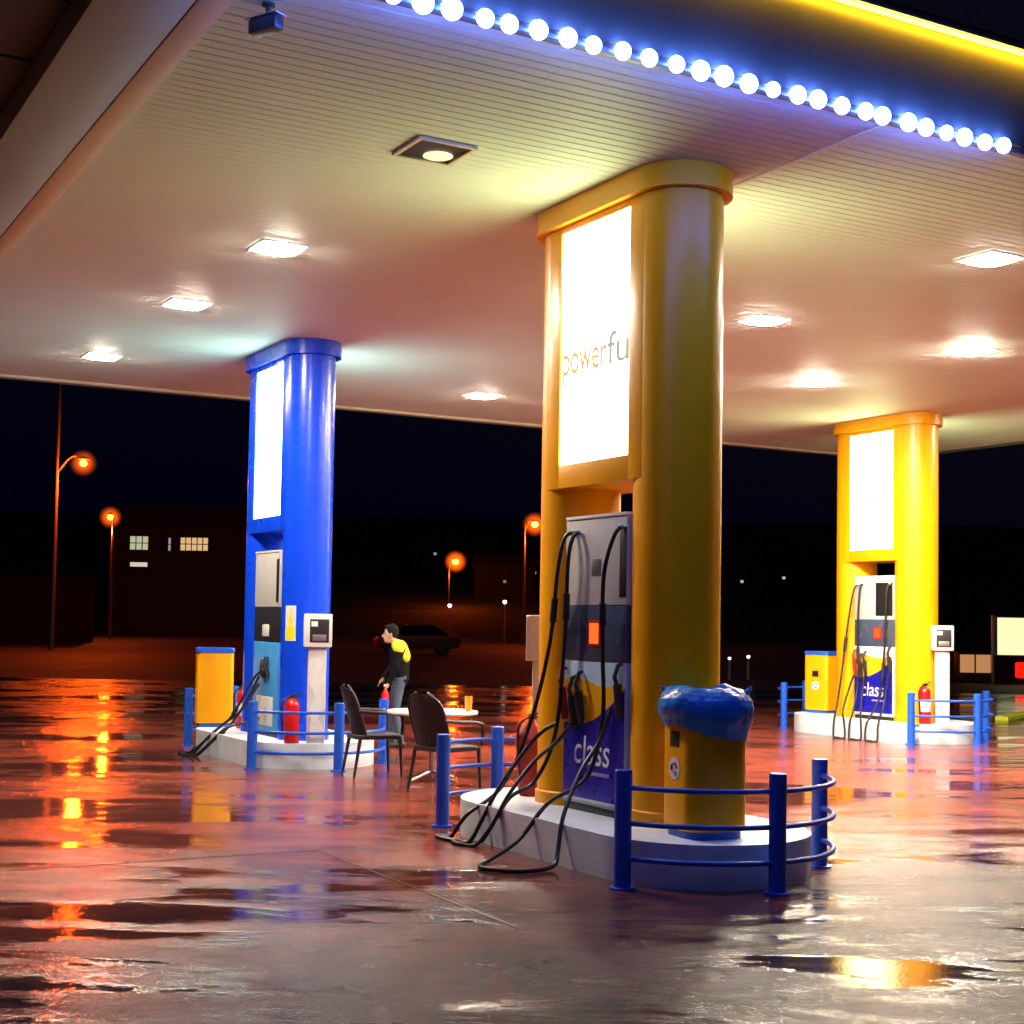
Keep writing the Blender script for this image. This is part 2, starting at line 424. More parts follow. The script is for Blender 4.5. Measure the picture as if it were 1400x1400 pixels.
downlight(12.63, 14.41, 'lit ceiling light left of the far yellow pillar top', True, 'lensbright')

# security camera under the soffit
o = thing('security_camera', 'small dark security camera hanging from the canopy soffit', 'camera', (2.49, 7.1, H), rad(-62))
bm = B(); lathe(bm, [(.035, -.002), (.035, -.014), (.014, -.02), (.014, -.07)], 16); build('bracket', bm, M['dark'], o)
bm = B(); box(bm, -.11, .08, -.035, .035, -.15, -.075, .012); build('body', bm, M['dark'], o)
bm = B(); box(bm, -.13, .09, -.042, .042, -.074, -.066, .003); build('hood', bm, M['steel'], o)

# neighbouring shop roof at upper left
o = thing('shop_roof', 'dark roof overhang of the shop beside the canopy', 'roof', (-1.5, 12, 5.0))
bm = B(); box(bm, 3.18, 3.645, -16, 12, -.165, .30, .006); build('gutter_beam', bm, M['gutter'], o)
bm = B(); yy = -16
while yy < 12:
    box(bm, -6, 3.17, yy, yy+.96, 0, .05, .01); yy += 1.0
build('plank_soffit', bm, M['roofdark'], o)
bm = B(); box(bm, -6, 3.17, -16, 12, .06, .3); build('roof_slab', bm, M['roofdark'], o)

# ------------------------------------------------------------------ pump islands, pillars, pumps
def island(x, y0, y1, r, label):
    bm = B(); prism(bm, stadium(0, 0, y1-y0, r), -.02, KERB, .03)
    o = build('pump_island', bm, M['kerb'], None, (x, y0, 0)); tag(o, label, 'island', 'raised pump islands'); return o
island(5.98, 8.00, 9.82, .76, 'pale raised kerb island under the big amber pillar in front')
island(6.22, 15.77, 17.38, .77, 'pale raised kerb island under the blue pillar')
island(16.05, 15.92, 17.62, .78, 'pale raised kerb island under the far yellow pillar')

PL = 1.27
def pillar(x, y, m, label, boxmat, texts, rc=.31):
    o = thing('canopy_pillar', label, 'pillar', (x, y, KERB), 0, 'twin-column pillars carrying the canopy')
    zt = H-KERB-.002
    for yy in (0, PL):
        bm = B(); lathe(bm, [(rc+.015, 0), (rc+.015, .09), (rc, .10), (rc, zt-.16)], 56, (0, yy, 0)); build('column', bm, m, o)
    bm = B(); prism(bm, stadium(0, 0, PL, rc+.063, 32), zt-.17, zt); build('capital', bm, m, o)
    zb, zl0, zl1 = 2.39, 2.565, 4.345          # box underside, panel bottom and top (local)
    f = build('light_box', lightbox_frame(zb, zl0, zl1, zt, rc), m, o)
    for s in (-1, 1):
        bm = B(); xx = s*(rc-.013)
        box(bm, min(xx, xx-s*.01), max(xx, xx-s*.01), .165, 1.105, zl0, zl1); build('lit_panel', bm, boxmat, f)
    for t in texts:
        word('lettering', t[0], .34, t[1], f, (-.302, t[2], t[3]), (0, -1, 0), (0, 0, 1), .002, t[4])
    return o
def lightbox_frame(zb, zl0, zl1, zt, rc):
    bm = B()
    for s in (-1, 1):
        a, b = sorted((s*(rc+.002), s*(rc-.04)))
        box(bm, a, b, .0, .165, zb, zt-.171, .004); box(bm, a, b, 1.105, PL, zb, zt-.171, .004)
        box(bm, a, b, .167, 1.103, zb, zl0, .004); box(bm, a, b, .167, 1.103, zl1, zt-.171, .004)
    box(bm, -rc+.042, rc-.042, .1, PL-.1, zb+.004, zb+.03)
    box(bm, -rc+.042, rc-.042, .1, PL-.1, zl1, zl1+.03)
    return bm
PZ = 3.53-KERB
pillar(6.01, 8.31, M['amber'], 'big amber pillar nearest the camera with lightbox reading powerfu', M['lbox'],
       [('power', M['powertext'], 1.085, PZ, .60), ('fu', M['greytext'], .465, PZ+.0, .28)])
pillar(6.15, 15.72, M['cobalt'], 'bright blue pillar at left with narrow white lightbox', M['lboxblue'], [], .28)
pillar(15.87, 15.87, M['amber'], 'bright yellow pillar far right with white lightbox', M['lbox'],
       [('powerful', M['palettext'], 1.06, PZ, .86)])

def pump(x, y, label, style, hoses):
    o = thing('fuel_pump', label, 'fuel pump', (x, y, KERB), 0, 'fuel pumps set between twin columns')
    y0, y1 = .185, 1.005; g = style
    bm = B(); box(bm, -.235, .235, .34, .93, .03, 2.10, .01); build('body', bm, g['top'], o)
    bm = B(); box(bm, -.285, .285, y0+.01, y1-.01, .002, .05, .004); build('plinth', bm, M['black'], o)
    def door(z0, z1, name, m, bev=.008):
        b = B(); box(b, -.292, -.237, y0, y1, z0, z1, bev); return build(name, b, m, o)
    door(1.505, 2.14, 'head_panel', g['top'])
    d = door(1.10, 1.50, 'display_panel', g['display'])
    c = door(.055, 1.095, 'lower_door', g['low'])
    b = B(); box(b, .237, .292, y0, y1, .055, 2.14, .01); build('rear_cover', b, g['top'], o)
    b = B(); box(b, -.30, -.238, y0+.005, y1-.005, 2.142, 2.165, .004); build('top_rail', b, M['white'], o)
    # dark slot between head panel and column
    b = B(); box(b, -.2955, -.2925, y0+.005, y0+(.09 if style['kind'] != 'far' else .36), 1.56, 2.06, .001); build('side_slot', b, M['black'], o)
    if style['kind'] == 'near':
        b = B(); box(b, -.2955, -.2925, .52, .64, 1.72, 1.84, .001); build('notice_plate', b, M['steel'], o)
    dy = .60 if style['kind'] == 'near' else .52
    if style['kind'] != 'blue':
        b = B(); box(b, -.297, -.2925, dy-.085, dy+.075, 1.205, 1.395, .002); f = build('display_bezel', b, M['red'], d)
        b = B(); box(b, -.300, -.2972, dy-.065, dy+.055, 1.225, 1.375, .001); build('display_digits', b, M['digits'], f)
        if style['kind'] == 'far':
            b = B(); box(b, -.297, -.2925, .26, .40, 1.215, 1.375, .002); build('keypad', b, M['steel'], d)
    else:
        b = B(); box(b, -.30, -.2925, .48, .70, 1.16, 1.30, .006); build('nozzle_boot', b, M['white'], d)
    if style['kind'] != 'blue':
        # wave-edged colour fields on the lower door, thin sheets one above the other
        def field(z_of, z_lo, xx, m, name):
            t = B(); n = 24; lo = []; hi = []
            for i in range(n+1):
                yy = y1-.006-(y1-y0-.012)*i/n; lo.append(t.verts.new((xx, yy, z_lo))); hi.append(t.verts.new((xx, yy, z_of(i/n))))
            for i in range(n): t.faces.new((lo[i], lo[i+1], hi[i+1], hi[i]))
            ret = bmesh.ops.extrude_face_region(t, geom=t.faces[:]); 
            for v in [e for e in ret['geom'] if isinstance(e, bmesh.types.BMVert)]: v.co.x -= .0015
            bmesh.ops.recalc_face_normals(t, faces=t.faces[:])
            return build(name, t, m, c)
        field(lambda q: .955+.02*sin(q*7)-.02*q, .10, -.2922, M['pumpyellow'], 'yellow_field')
        field(lambda q: .64-.03*sin(q*pi*1.0)+.34*max(0, q-.12)**1.7, .10, -.2940, M['navy'], 'navy_field')
        b = B(); box(b, -.2975, -.2925, y0+.006, y1-.006, .075, .097, .001); build('kick_line', b, M['white'], c)
        word('lettering', 'class', .30, M['letter'], c, (-.2965, .86, .35), (0, -1, 0), (0, 0, 1), .001, .47, .12)
        b = B(); box(b, -.2975, -.2960, .37, .62, .275, .300, .0005); build('small_lettering', b, mat('faint_lettering', (.28, .28, .55), .5), c)
    else:
        b = B(); box(b, -.2955, -.2925, .30, .86, .12, .46, .002); build('price_card', b, M['white'], c)
        b = B(); tube(b, [(-.30, .45, .70), (-.33, .48, .80), (-.31, .50, .92)], .03, 8); tube(b, [(-.30, .60, .68), (-.33, .60, .78), (-.31, .62, .88)], .028, 8); build('nozzle', b, M['dark'], o)
    if style['kind'] != 'blue':
        for (ny, nz_, mm) in ((.965, .88, M['redcloth']), (.83, .82, M['dark']), (.74, .86, M['dark']), (.225, .93, M['dark'])):
            b = B(); tube(b, [(-.305, ny, nz_-.22), (-.325, ny, nz_-.10), (-.335, ny, nz_+.02)], .026, 8, .032)
            tube(b, [(-.335, ny, nz_), (-.36, ny, nz_+.07), (-.33, ny, nz_+.15), (-.30, ny, nz_+.16)], .016, 8)
            build('nozzle', b, mm, o)
    for h in hoses:
        sp = spline(h, 10); b = B(); tube(b, sp, .0155, 10); hz = build('hose', b, M['black'], o)
        b = B(); tube(b, sp[24:28], .026, 12); build('coupling', b, M['dark'], hz)
        b = B(); tube(b, [sp[0], sp[1], sp[2]], .022, 12); build('swivel', b, M['steel'], hz)
    return o

NEAR = dict(kind='near', top=M['pumpgrey'], display=M['slate'], low=M['paleblue'])
FARP = dict(kind='far', top=M['pumpgrey'], display=M['slate'], low=M['white'])
BLUE = dict(kind='blue', top=M['pumpgrey'], display=M['dark'], low=M['skyblue'])
px, py, g0 = 6.01, 8.31, .017-KERB
def L_(x, y, z): return (x-px, y-py, z-KERB)
near_hoses = [
    [(-.30, .87, 2.05), (-.36, .92, 2.0), (-.385, .97, 1.75), (-.37, 1.10, 1.2), (-.46, 1.22, .6), L_(5.40, 9.66, .42), L_(5.14, 9.74, .20), L_(5.06, 9.84, .03), L_(5.05, 9.98, .017), L_(5.00, 9.97, .017), L_(5.01, 9.80, .017), L_(5.09, 9.62, .017), L_(5.17, 9.58, .16), L_(5.30, 9.56, .40), (-.50, 1.20, .42), (-.40, 1.12, .56), (-.34, 1.02, .62)],
    [(-.30, .80, 2.05), (-.35, .82, 2.0), (-.37, .85, 1.8), (-.36, .90, 1.2), (-.38, .98, .55), (-.50, 1.06, .20), L_(5.30, 9.38, .36), L_(5.15, 9.40, .14), L_(5.06, 9.46, .017), L_(4.98, 9.60, .017), L_(5.02, 9.70, .017), L_(5.14, 9.56, .017), L_(5.16, 9.40, .15), L_(5.28, 9.34, .40), (-.54, 1.02, .34), (-.42, .92, .48), (-.34, .82, .62)],
    [(-.30, .24, 2.07), (-.36, .26, 1.98), (-.385, .34, 1.7), (-.36, .38, 1.2), (-.34, .40, .7), (-.40, .50, .28), L_(5.32, 8.86, .38), L_(5.12, 8.90, .14), L_(4.86, 8.82, .03), L_(4.66, 8.64, .017), L_(4.68, 8.48, .017), L_(4.86, 8.34, .017), L_(5.08, 8.38, .03), L_(5.15, 8.44, .12), L_(5.24, 8.52, .34), (-.58, .30, .34), (-.42, .32, .54), (-.34, .28, .78)],
]
pump(6.01, 8.31, 'fuel pump in the big amber pillar with class on its navy door', NEAR, near_hoses)
far_hoses = [
    [(-.30, .90, 2.05), (-.36, .95, 1.95), (-.40, 1.02, 1.5), (-.44, 1.10, .8), (-.52, 1.12, .25), (-.66, 1.04, -.02), (-.84, .86, g0), (-.92, .70, g0), (-.84, .62, g0), (-.68, .80, -.06), (-.54, .98, .12), (-.40, 1.0, .45), (-.34, .96, .66)],
    [(-.30, .82, 2.05), (-.35, .83, 1.95), (-.37, .85, 1.4), (-.36, .85, .6), (-.50, .80, .12), (-.66, .70, -.04), (-.86, .50, g0), (-.92, .36, g0), (-.82, .30, g0), (-.68, .44, -.08), (-.54, .60, .09), (-.40, .72, .35), (-.34, .74, .64)],
    [(-.30, .24, 2.05), (-.35, .26, 1.9), (-.36, .28, 1.2), (-.37, .36, .4), (-.53, .40, .06), (-.67, .34, -.06), (-.84, .18, g0), (-.90, .04, g0), (-.80, -.02, g0), (-.67, .10, -.08), (-.54, .18, .08), (-.40, .24, .3), (-.33, .23, .70)],
]
pump(15.87, 15.87, 'fuel pump in the far yellow pillar with class on its navy door', FARP, far_hoses)
blue_hoses = [
    [(-.32, .50, .80), (-.42, .62, .66), (-.48, .85, .40), (-.56, 1.05, .16), (-.70, 1.2, .0), (-.88, 1.30, -.2), (-.98, 1.42, g0), (-1.0, 1.60, g0), (-.92, 1.66, g0), (-.84, 1.5, g0), (-.76, 1.3, -.10), (-.62, 1.12, .09), (-.46, .9, .28), (-.32, .7, .60)],
    [(-.32, .62, .76), (-.44, .74, .42), (-.58, .9, .12), (-.76, 1.0, -.08), (-.92, 1.12, g0), (-1.02, 1.30, g0), (-.98, 1.40, g0), (-.88, 1.28, g0), (-.80, 1.05, -.12), (-.64, .90, .07), (-.42, .80, .14), (-.30, .75, .2)],
]
pump(6.18, 15.72, 'fuel pump in the blue pillar with black display and pale blue door', BLUE, blue_hoses)

# notice sheet on the blue pillar
o = thing('notice', 'yellow and white safety notice stuck on the blue pillar', 'notice', (6.15, 15.72, KERB))
def curved(bm, a0, a1, z0, z1, r0, r1):
    n = 8; t = bmesh.new(); rows = []
    for r in (r0, r1):
        for z in (z0, z1): rows.append([t.verts.new((r*cos(a0+(a1-a0)*i/n), r*sin(a0+(a1-a0)*i/n), z)) for i in range(n+1)])
    for i in range(n):
        t.faces.new((rows[2][i], rows[2][i+1], rows[3][i+1], rows[3][i])); t.faces.new((rows[1][i], rows[1][i+1], rows[0][i+1], rows[0][i]))
        t.faces.new((rows[3][i], rows[3][i+1], rows[1][i+1], rows[1][i])); t.faces.new((rows[0][i], rows[0][i+1], rows[2][i+1], rows[2][i]))
    for i in (0, n): t.faces.new((rows[0][i], rows[2][i], rows[3][i], rows[1][i]))
    bmesh.ops.recalc_face_normals(t, faces=t.faces[:]); merge(bm, t)
A0 = rad(196); A1 = rad(226)
bm = B(); curved(bm, A0, A1, 1.12, 1.52, .2812, .2835); build('sheet', bm, M['white'], o)
bm = B(); curved(bm, A0+.05, A1-.04, 1.14, 1.29, .2837, .2850); curved(bm, A0+.16, A1-.14, 1.31, 1.38, .2837, .2850); curved(bm, A0+.22, A1-.2, 1.385, 1.47, .2837, .2850)
build('yellow_symbol', bm, mat('notice_yellow', (.85, .75, .02), .5), o)

# ------------------------------------------------------------------ guard rails
def arc(c, r, a0, a1, z, n=24): return [(c[0]+r*cos(a0+(a1-a0)*i/n), c[1]+r*sin(a0+(a1-a0)*i/n), z) for i in range(n+1)]
def barrier(x, y, posts, label, r, c, a0, a1, zs=(.63, .41, .19), rr=.055):
    o = thing('guard_rail', label, 'barrier', (x, y, 0), 0, 'blue tubular guard rails round the pump islands')
    for (qx, qy) in posts:
        bm = B(); lathe(bm, [(.085, 0), (.085, .012), (rr, .014), (rr, .735), (rr-.004, .74), (0, .742)], 24, (qx-x, qy-y, 0)); build('post', bm, M['railblue'], o)
    for z in zs:
        bm = B(); tube(bm, arc((c[0]-x, c[1]-y), r, a0, a1, z), .017, 10); build('rail', bm, M['railblue'], o)
    return o
def circ(p, q, s):
    (x1, y1), (x2, y2), (x3, y3) = p, q, s
    d = 2*(x1*(y2-y3)+x2*(y3-y1)+x3*(y1-y2))
    ux = ((x1*x1+y1*y1)*(y2-y3)+(x2*x2+y2*y2)*(y3-y1)+(x3*x3+y3*y3)*(y1-y2))/d
    uy = ((x1*x1+y1*y1)*(x3-x2)+(x2*x2+y2*y2)*(x1-x3)+(x3*x3+y3*y3)*(x2-x1))/d
    return (ux, uy), math.hypot(x1-ux, y1-uy)
def rail3(p, q, s, label, ext=.1):
    c, r = circ(p, q, s)
    a0 = math.atan2(p[1]-c[1], p[0]-c[0]); a1 = math.atan2(q[1]-c[1], q[0]-c[0]); a2 = math.atan2(s[1]-c[1], s[0]-c[0])
    while a1 < a0: a1 += 2*pi
    while a2 < a1: a2 += 2*pi
    if a2-a0 > 2*pi: 
        while a1 > a0: a1 -= 2*pi
        while a2 > a1: a2 -= 2*pi
        ext = -ext
    return barrier((p[0]+s[0])/2, (p[1]+s[1])/2, (p, q, s), label, r+.0, c, a0-ext*.4, a2+ext)
rail3((5.13, 7.63), (5.92, 7.09), (6.85, 7.76), 'dark blue curved guard rail nearest the camera, around the yellow bin')
rail3((6.75, 10.62), (6.17, 11.15), (5.33, 10.53), 'blue guard rail behind the big amber pillar beside the chairs')
rail3((5.41, 15.34), (6.21, 14.80), (7.02, 15.42), 'blue guard rail in front of the blue pillar and red extinguisher')
rail3((7.05, 18.35), (6.35, 18.75), (5.60, 18.32), 'blue guard rail half hidden behind the flat yellow bin at left')
rail3((15.30, 15.40), (16.12, 14.92), (16.92, 15.50), 'blue guard rail in front of the far yellow pillar')
rail3((17.0, 18.95), (16.62, 19.2), (15.66, 18.62), 'small blue guard rail left of the far yellow bin')

# ------------------------------------------------------------------ bins and bag
def rrect(wx, wy, r, n=8):
    p = []
    for cx, cy, a in ((wx-r, wy-r, 0), (-wx+r, wy-r, pi/2), (-wx+r, -wy+r, pi), (wx-r, -wy+r, 3*pi/2)):
        p += [(cx+r*cos(a+pi/2*i/n), cy+r*sin(a+pi/2*i/n)) for i in range(n+1)]
    return p
def bin_(x, y, rz, label, r, lid, slot=True, hgt=.93):
    o = thing('waste_bin', label, 'bin', (x, y, KERB), rz, 'yellow waste bins on the pump islands')
    hw = .225
    bm = B(); prism(bm, rrect(hw-.02, hw-.02, r), 0, .05); build('base', bm, M['railblue'], o)
    bm = B(); prism(bm, rrect(hw, hw, r), .05, hgt, .006); build('body', bm, M['amber'], o)
    if lid:
        bm = B(); prism(bm, rrect(hw+.01, hw+.01, r), hgt+.002, hgt+.06, .015); build('lid', bm, M['railblue'], o)
    if slot:
        bm = B(); box(bm, -.06, .06, -hw-.003, -hw+.01, .58, .68, .002); build('lock_slot', bm, M['black'], o)
        bm = B(); t = []
        for rr, c in ((.072, 1),):
            lathe(bm, [(rr, 0), (rr, .003), (.0, .0031)], 24)
        bmesh.ops.transform(bm, matrix=Matrix.Translation((0, -hw-.0005, .44)) @ Matrix.Rotation(pi/2, 4, 'X'), verts=bm.verts[:])
        s = build('round_sticker', bm, M['white'], o)
        bm = B()
        for k in range(3):
            a = 2*pi*k/3
            tube(bm, [(.034*cos(a+q*.2), -hw-.0045, .44+.034*sin(a+q*.2)) for q in range(8)], .006, 6, .010)
        build('arrow_mark', bm, M['red'], s)
    return o
bin_(5.83, 7.72, rad(-97), 'yellow waste bin topped by a blue bag, inside the near guard rail', .12, False)
bin_(5.80, 17.92, rad(-14), 'flat-fronted yellow bin with blue lid at the blue island left end', .05, True, False)
bin_(15.97, 18.02, rad(-75), 'yellow bin with blue lid left of the far yellow pillar', .06, True)

bag = B()
def jig(p):
    a = math.atan2(p.y, p.x); q = math.hypot(p.x, p.y)
    n = mnoise.noise(V((cos(a)*2.2, sin(a)*2.2, p.z*5)))*.03+mnoise.noise(V((cos(a)*6, sin(a)*6, p.z*16)))*.016+.014*mnoise.noise(V((a*9, p.z*26, 1)))
    k = 1+n*(1 if q > .1 else .3)+(.014*abs(sin(a*9+3*mnoise.noise(V((cos(a)*2, sin(a)*2, p.z*4))))) if q > .2 else 0)
    low = max(0, min(1, (.10-p.z)/.15))
    z = p.z-.055*cos(a+rad(29))*low+.03*mnoise.noise(V((cos(a)*1.7+5, sin(a)*1.7, 0)))+.010*mnoise.noise(V((p.x*9, p.y*9, 3)))
    if q < .27 and p.z > .1: z += .016*mnoise.noise(V((p.x*11, p.y*11, 8)))
    return V((p.x*k, p.y*k, z))
prof = [(.272, -.06), (.296, -.075), (.312, -.02), (.338, .03), (.348, .075), (.346, .12), (.333, .165), (.31, .20), (.28, .228), (.245, .245), (.21, .245), (.17, .225), (.12, .21), (.06, .215), (0, .21)]
pf = []
for (a, b) in zip(prof, prof[1:]):
    for k in range(4): pf.append((.90*(a[0]+(b[0]-a[0])*k/4), .92*(a[1]+(b[1]-a[1])*k/4)))
pf.append((0, .92*prof[-1][1]))
lathe(bag, pf, 120, (0, 0, 0), jig)
for a, ln in ((5.4, .09), (5.75, .07), (2.2, .06)):
    tube(bag, [(.25*cos(a), .25*sin(a), .18), (.28*cos(a), .28*sin(a), .21), (.30*cos(a+.1), .30*sin(a+.1), .19+ln*.6)], .028, 8, .008)
o = build('bin_bag', bag, M['bag'], None, (5.83, 7.72, KERB+.735), 50); tag(o, 'shiny blue plastic bag folded over the near yellow bin', 'plastic bag')

# ------------------------------------------------------------------ payment posts
def terminal(x, y, rz, label, worn):
    o = thing('payment_terminal', label, 'terminal', (x, y, KERB), rz, 'grey payment terminals on posts')
    pm = bpy.data.materials.get('worn_white_post') or mat('worn_white_post', (.62, .62, .62), .55, var=.45, vscale=5, bump=.2, bscale=20)
    bm = B(); box(bm, -.10, .10, -.075, .075, 0, 1.06, .012); build('post', bm, pm, o)
    if worn:
        bm = B(); t = bmesh.new(); pts = []
        for i in range(13):
            z = .95-.9*i/12; wd = .018+.055*(i/12)+.02*sin(i*1.9); pts.append((z, wd, .02*sin(i*1.3)))
        l = [t.verts.new((c-wd, -.0775, z)) for z, wd, c in pts]; r = [t.verts.new((c+wd, -.0775, z)) for z, wd, c in pts]
        for i in range(12): t.faces.new((l[i], l[i+1], r[i+1], r[i]))
        merge(bm, t); build('peeled_patch', bm, M['white'], o)
    bm = B(); box(bm, -.155, .155, -.12, .12, 1.062, 1.43, .012); h = build('head', bm, M['pumpgrey'] if not worn else M['white'], o)
    bm = B(); box(bm, -.09, .12, -.126, -.121, 1.115, 1.37, .003); s = build('screen_panel', bm, M['dark'], h)
    bm = B(); box(bm, -.075, -.005, -.130, -.1265, 1.29, 1.345, .001); build('display', bm, M['whitelamp'] if False else M['letter'], s)
    bm = B(); box(bm, -.06, .09, -.130, -.1265, 1.13, 1.20, .001); build('keypad', bm, M['steel'], s)
    return o
terminal(6.07, 15.14, rad(-20), 'worn white terminal post in front of the blue pillar', True)
terminal(6.06, 10.18, rad(150), 'grey terminal peeking out behind the big amber pillar', False)
terminal(15.93, 15.42, rad(-40), 'pale terminal post in front of the far yellow pillar', False)

# ------------------------------------------------------------------ extinguishers
def extinguisher(x, y, label, h=.50, r=.085, band=False, cover=False, rz=0):
    o = thing('fire_extinguisher', label, 'fire extinguisher', (x, y, KERB), rz, 'red fire extinguishers on the islands')
    if cover:
        bm = B(); lathe(bm, [(.085, 0), (.10, .03), (.105, .16), (.12, .34), (.135, .45), (.10, .52), (.045, .57), (.03, .60), (0, .61)], 28, (0, 0, 0),
                        lambda p: V((p.x*(1+.12*mnoise.noise(V((p.x*14, p.y*14, p.z*7)))), p.y*(1+.12*mnoise.noise(V((p.x*14+4, p.y*14, p.z*7)))), p.z)))
        build('cloth_cover', bm, M['redcloth'], o)
    else:
        bm = B(); lathe(bm, [(r*.92, 0), (r, .015), (r, h*.82), (r*.93, h*.88), (r*.6, h*.95), (.03, h*.98), (.03, h)], 28); build('cylinder', bm, M['red'], o)
        if band:
            bm = B(); lathe(bm, [(r+.001, h*.32), (r+.002, h*.33), (r+.002, h*.62), (r+.001, h*.63)], 28); build('label_band', bm, M['white'], o)
    bm = B(); hh = .61 if cover else h
    box(bm, -.025, .03, -.02, .02, hh-.01, hh+.035, .004); tube(bm, [(.02, 0, hh+.03), (.11, 0, hh+.055)], .009, 8); tube(bm, [(.02, 0, hh+.01), (.10, 0, hh+.012)], .008, 8)
    build('valve', bm, M['dark'], o)
    bm = B(); tube(bm, spline([(-.02, 0, hh+.015), (-r-.04, -.01, hh-.06), (-r-.035, -.01, hh*.5), (-r-.02, -.01, hh*.25)], 6), .011, 8); build('discharge_hose', bm, M['black'], o)
    return o
extinguisher(5.82, 15.22, 'bright red extinguisher standing in front of the blue pillar')
extinguisher(6.02, 17.42, 'red extinguisher with white band behind the blue pump hoses', band=True)
extinguisher(5.86, 10.03, 'dark red covered extinguisher at the big amber pillar rear', cover=True)
extinguisher(15.63, 15.46, 'red extinguisher behind the far guard rail by the yellow pillar', h=.55, band=True)

# ------------------------------------------------------------------ chairs and table
def chair(x, y, rz, label):
    o = thing('armchair', label, 'chair', (x, y, 0), rz, 'dark wicker armchairs by the table')
    # local: faces +x
    bm = B(); prism(bm, rrect(.25, .25, .09), .40, .445, .012); build('seat', bm, M['chair'], o)
    bm = B(); t = bmesh.new(); n, m_ = 14, 12; g = []
    for i in range(n+1):
        z = .42+.54*i/n; q = i/n
        half = .235+.025*sin(q*pi)-(.235*max(0, (q-.72)/.28)**2.2)*.62
        row = []
        for j in range(m_+1):
            s = -1+2*j/m_; yy = half*s
            xx = -.225-.15*q**1.2+.075*s*s*(1-.2*q)
            row.append(t.verts.new((xx, yy, z+(-.035*s*s if i == n else 0))))
        g.append(row)
    for i in range(n):
        for j in range(m_): t.faces.new((g[i][j], g[i][j+1], g[i+1][j+1], g[i+1][j]))
    bmesh.ops.solidify(t, geom=t.faces[:], thickness=.022); merge(bm, t); build('backrest', bm, M['chair'], o)
    bm = B(); tube(bm, [g_ for g_ in [(-.225-.15*q**1.2+.075*(1-.2*q), s*(.235+.025*sin(q*pi)-(.235*max(0, (q-.72)/.28)**2.2)*.62), .42+.54*q) for s, q in [(-1, i/14) for i in range(15)]]], .013, 8)
    tube(bm, [(-.225-.15*q**1.2+.075*(1-.2*q), (.235+.025*sin(q*pi)-(.235*max(0, (q-.72)/.28)**2.2)*.62), .42+.54*q) for q in [i/14 for i in range(15)]], .013, 8)
    build('back_frame', bm, M['chair'], o)
    for s in (-1, 1):
        bm = B(); tube(bm, spline([(-.24, s*.265, .70), (-.05, s*.285, .685), (.17, s*.285, .67), (.235, s*.28, .62), (.235, s*.265, .45)], 8), .019, 10); build('armrest', bm, M['chair'], o)
        bm = B(); tube(bm, [(-.20, s*.215, .43), (-.27, s*.235, 0)], .021, 10, .014); build('leg', bm, M['chair'], o)
        bm = B(); tube(bm, [(.225, s*.23, .43), (.245, s*.245, 0)], .021, 10, .014); build('leg', bm, M['chair'], o)
    return o
chair(6.37, 14.24, rad(-8), 'dark armchair farther from the camera, beside the blue guard rail')
chair(6.44, 12.68, rad(14), 'dark armchair nearer the camera, in front of the white table')

o = thing('round_table', 'round white-topped table between the two dark armchairs', 'table', (6.72, 13.55, 0))
bm = B(); lathe(bm, [(.44, .690), (.47, .695), (.475, .71), (.47, .725), (0, .726)], 48); build('tabletop', bm, M['tabletop'], o)
bm = B(); lathe(bm, [(.03, .03), (.03, .689)], 16); build('pedestal', bm, M['steel'], o)
for k in range(4):
    a = rad(20+90*k); bm = B(); tube(bm, spline([(.02*cos(a), .02*sin(a), .10), (.2*cos(a), .2*sin(a), .05), (.34*cos(a), .34*sin(a), .018)], 5), .016, 8); build('foot', bm, M['steel'], o)
o = thing('cup', 'amber glass cup standing on the white table', 'cup', (7.02, 13.32, .727))
bm = B(); lathe(bm, [(.030, 0), (.034, .02), (.040, .13), (.042, .155), (.038, .155), (.034, .06), (0, .05)], 24); build('glass', bm, M['amberglass'], o)

# ------------------------------------------------------------------ person
per = thing('person', 'person in black jacket with yellow shoulders holding something red, behind the table', 'person', (8.06, 17.3, 0), rad(156))
per.scale = (.88, .84, .955)
# local: faces +x, left side +y
hip = V((-.03, 0, .93)); chest = V((-.03, 0, 1.26)); neck = V((.03, 0, 1.42)); head = V((.11, 0, 1.53))
shL, shR = V((-.01, .175, 1.35)), V((-.01, -.175, 1.35))
elL, wrL = V((.03, .23, 1.09)), V((.13, .20, .88))
elR, wrR = V((.06, -.22, 1.10)), V((.20, -.14, .93))
knL, anL = V((.03, .10, .50)), V((-.06, .11, .09))
knR, anR = V((.06, -.10, .50)), V((.05, -.11, .09))
bm = B()
ball(bm, head+V((.0, 0, .02)), .098, 18, (1.0, .80, 1.18)); ball(bm, head+V((.035, 0, -.05)), .068, 14, (1, .85, 1))
limb(bm, head+V((.095, 0, .02)), head+V((.118, 0, -.02)), .010, .017, 4)
for s in (-1, 1): ball(bm, head+V((-.005, s*.082, .0)), .026, 10, (.6, .5, 1.2))
limb(bm, neck-V((.03, 0, .05)), head-V((.02, 0, .05)), .058, .055)
limb(bm, chest, hip, .13, .125)
for s in (-1, 1): limb(bm, chest+V((0, s*.09, .05)), hip+V((0, s*.06, 0)), .09, .09)
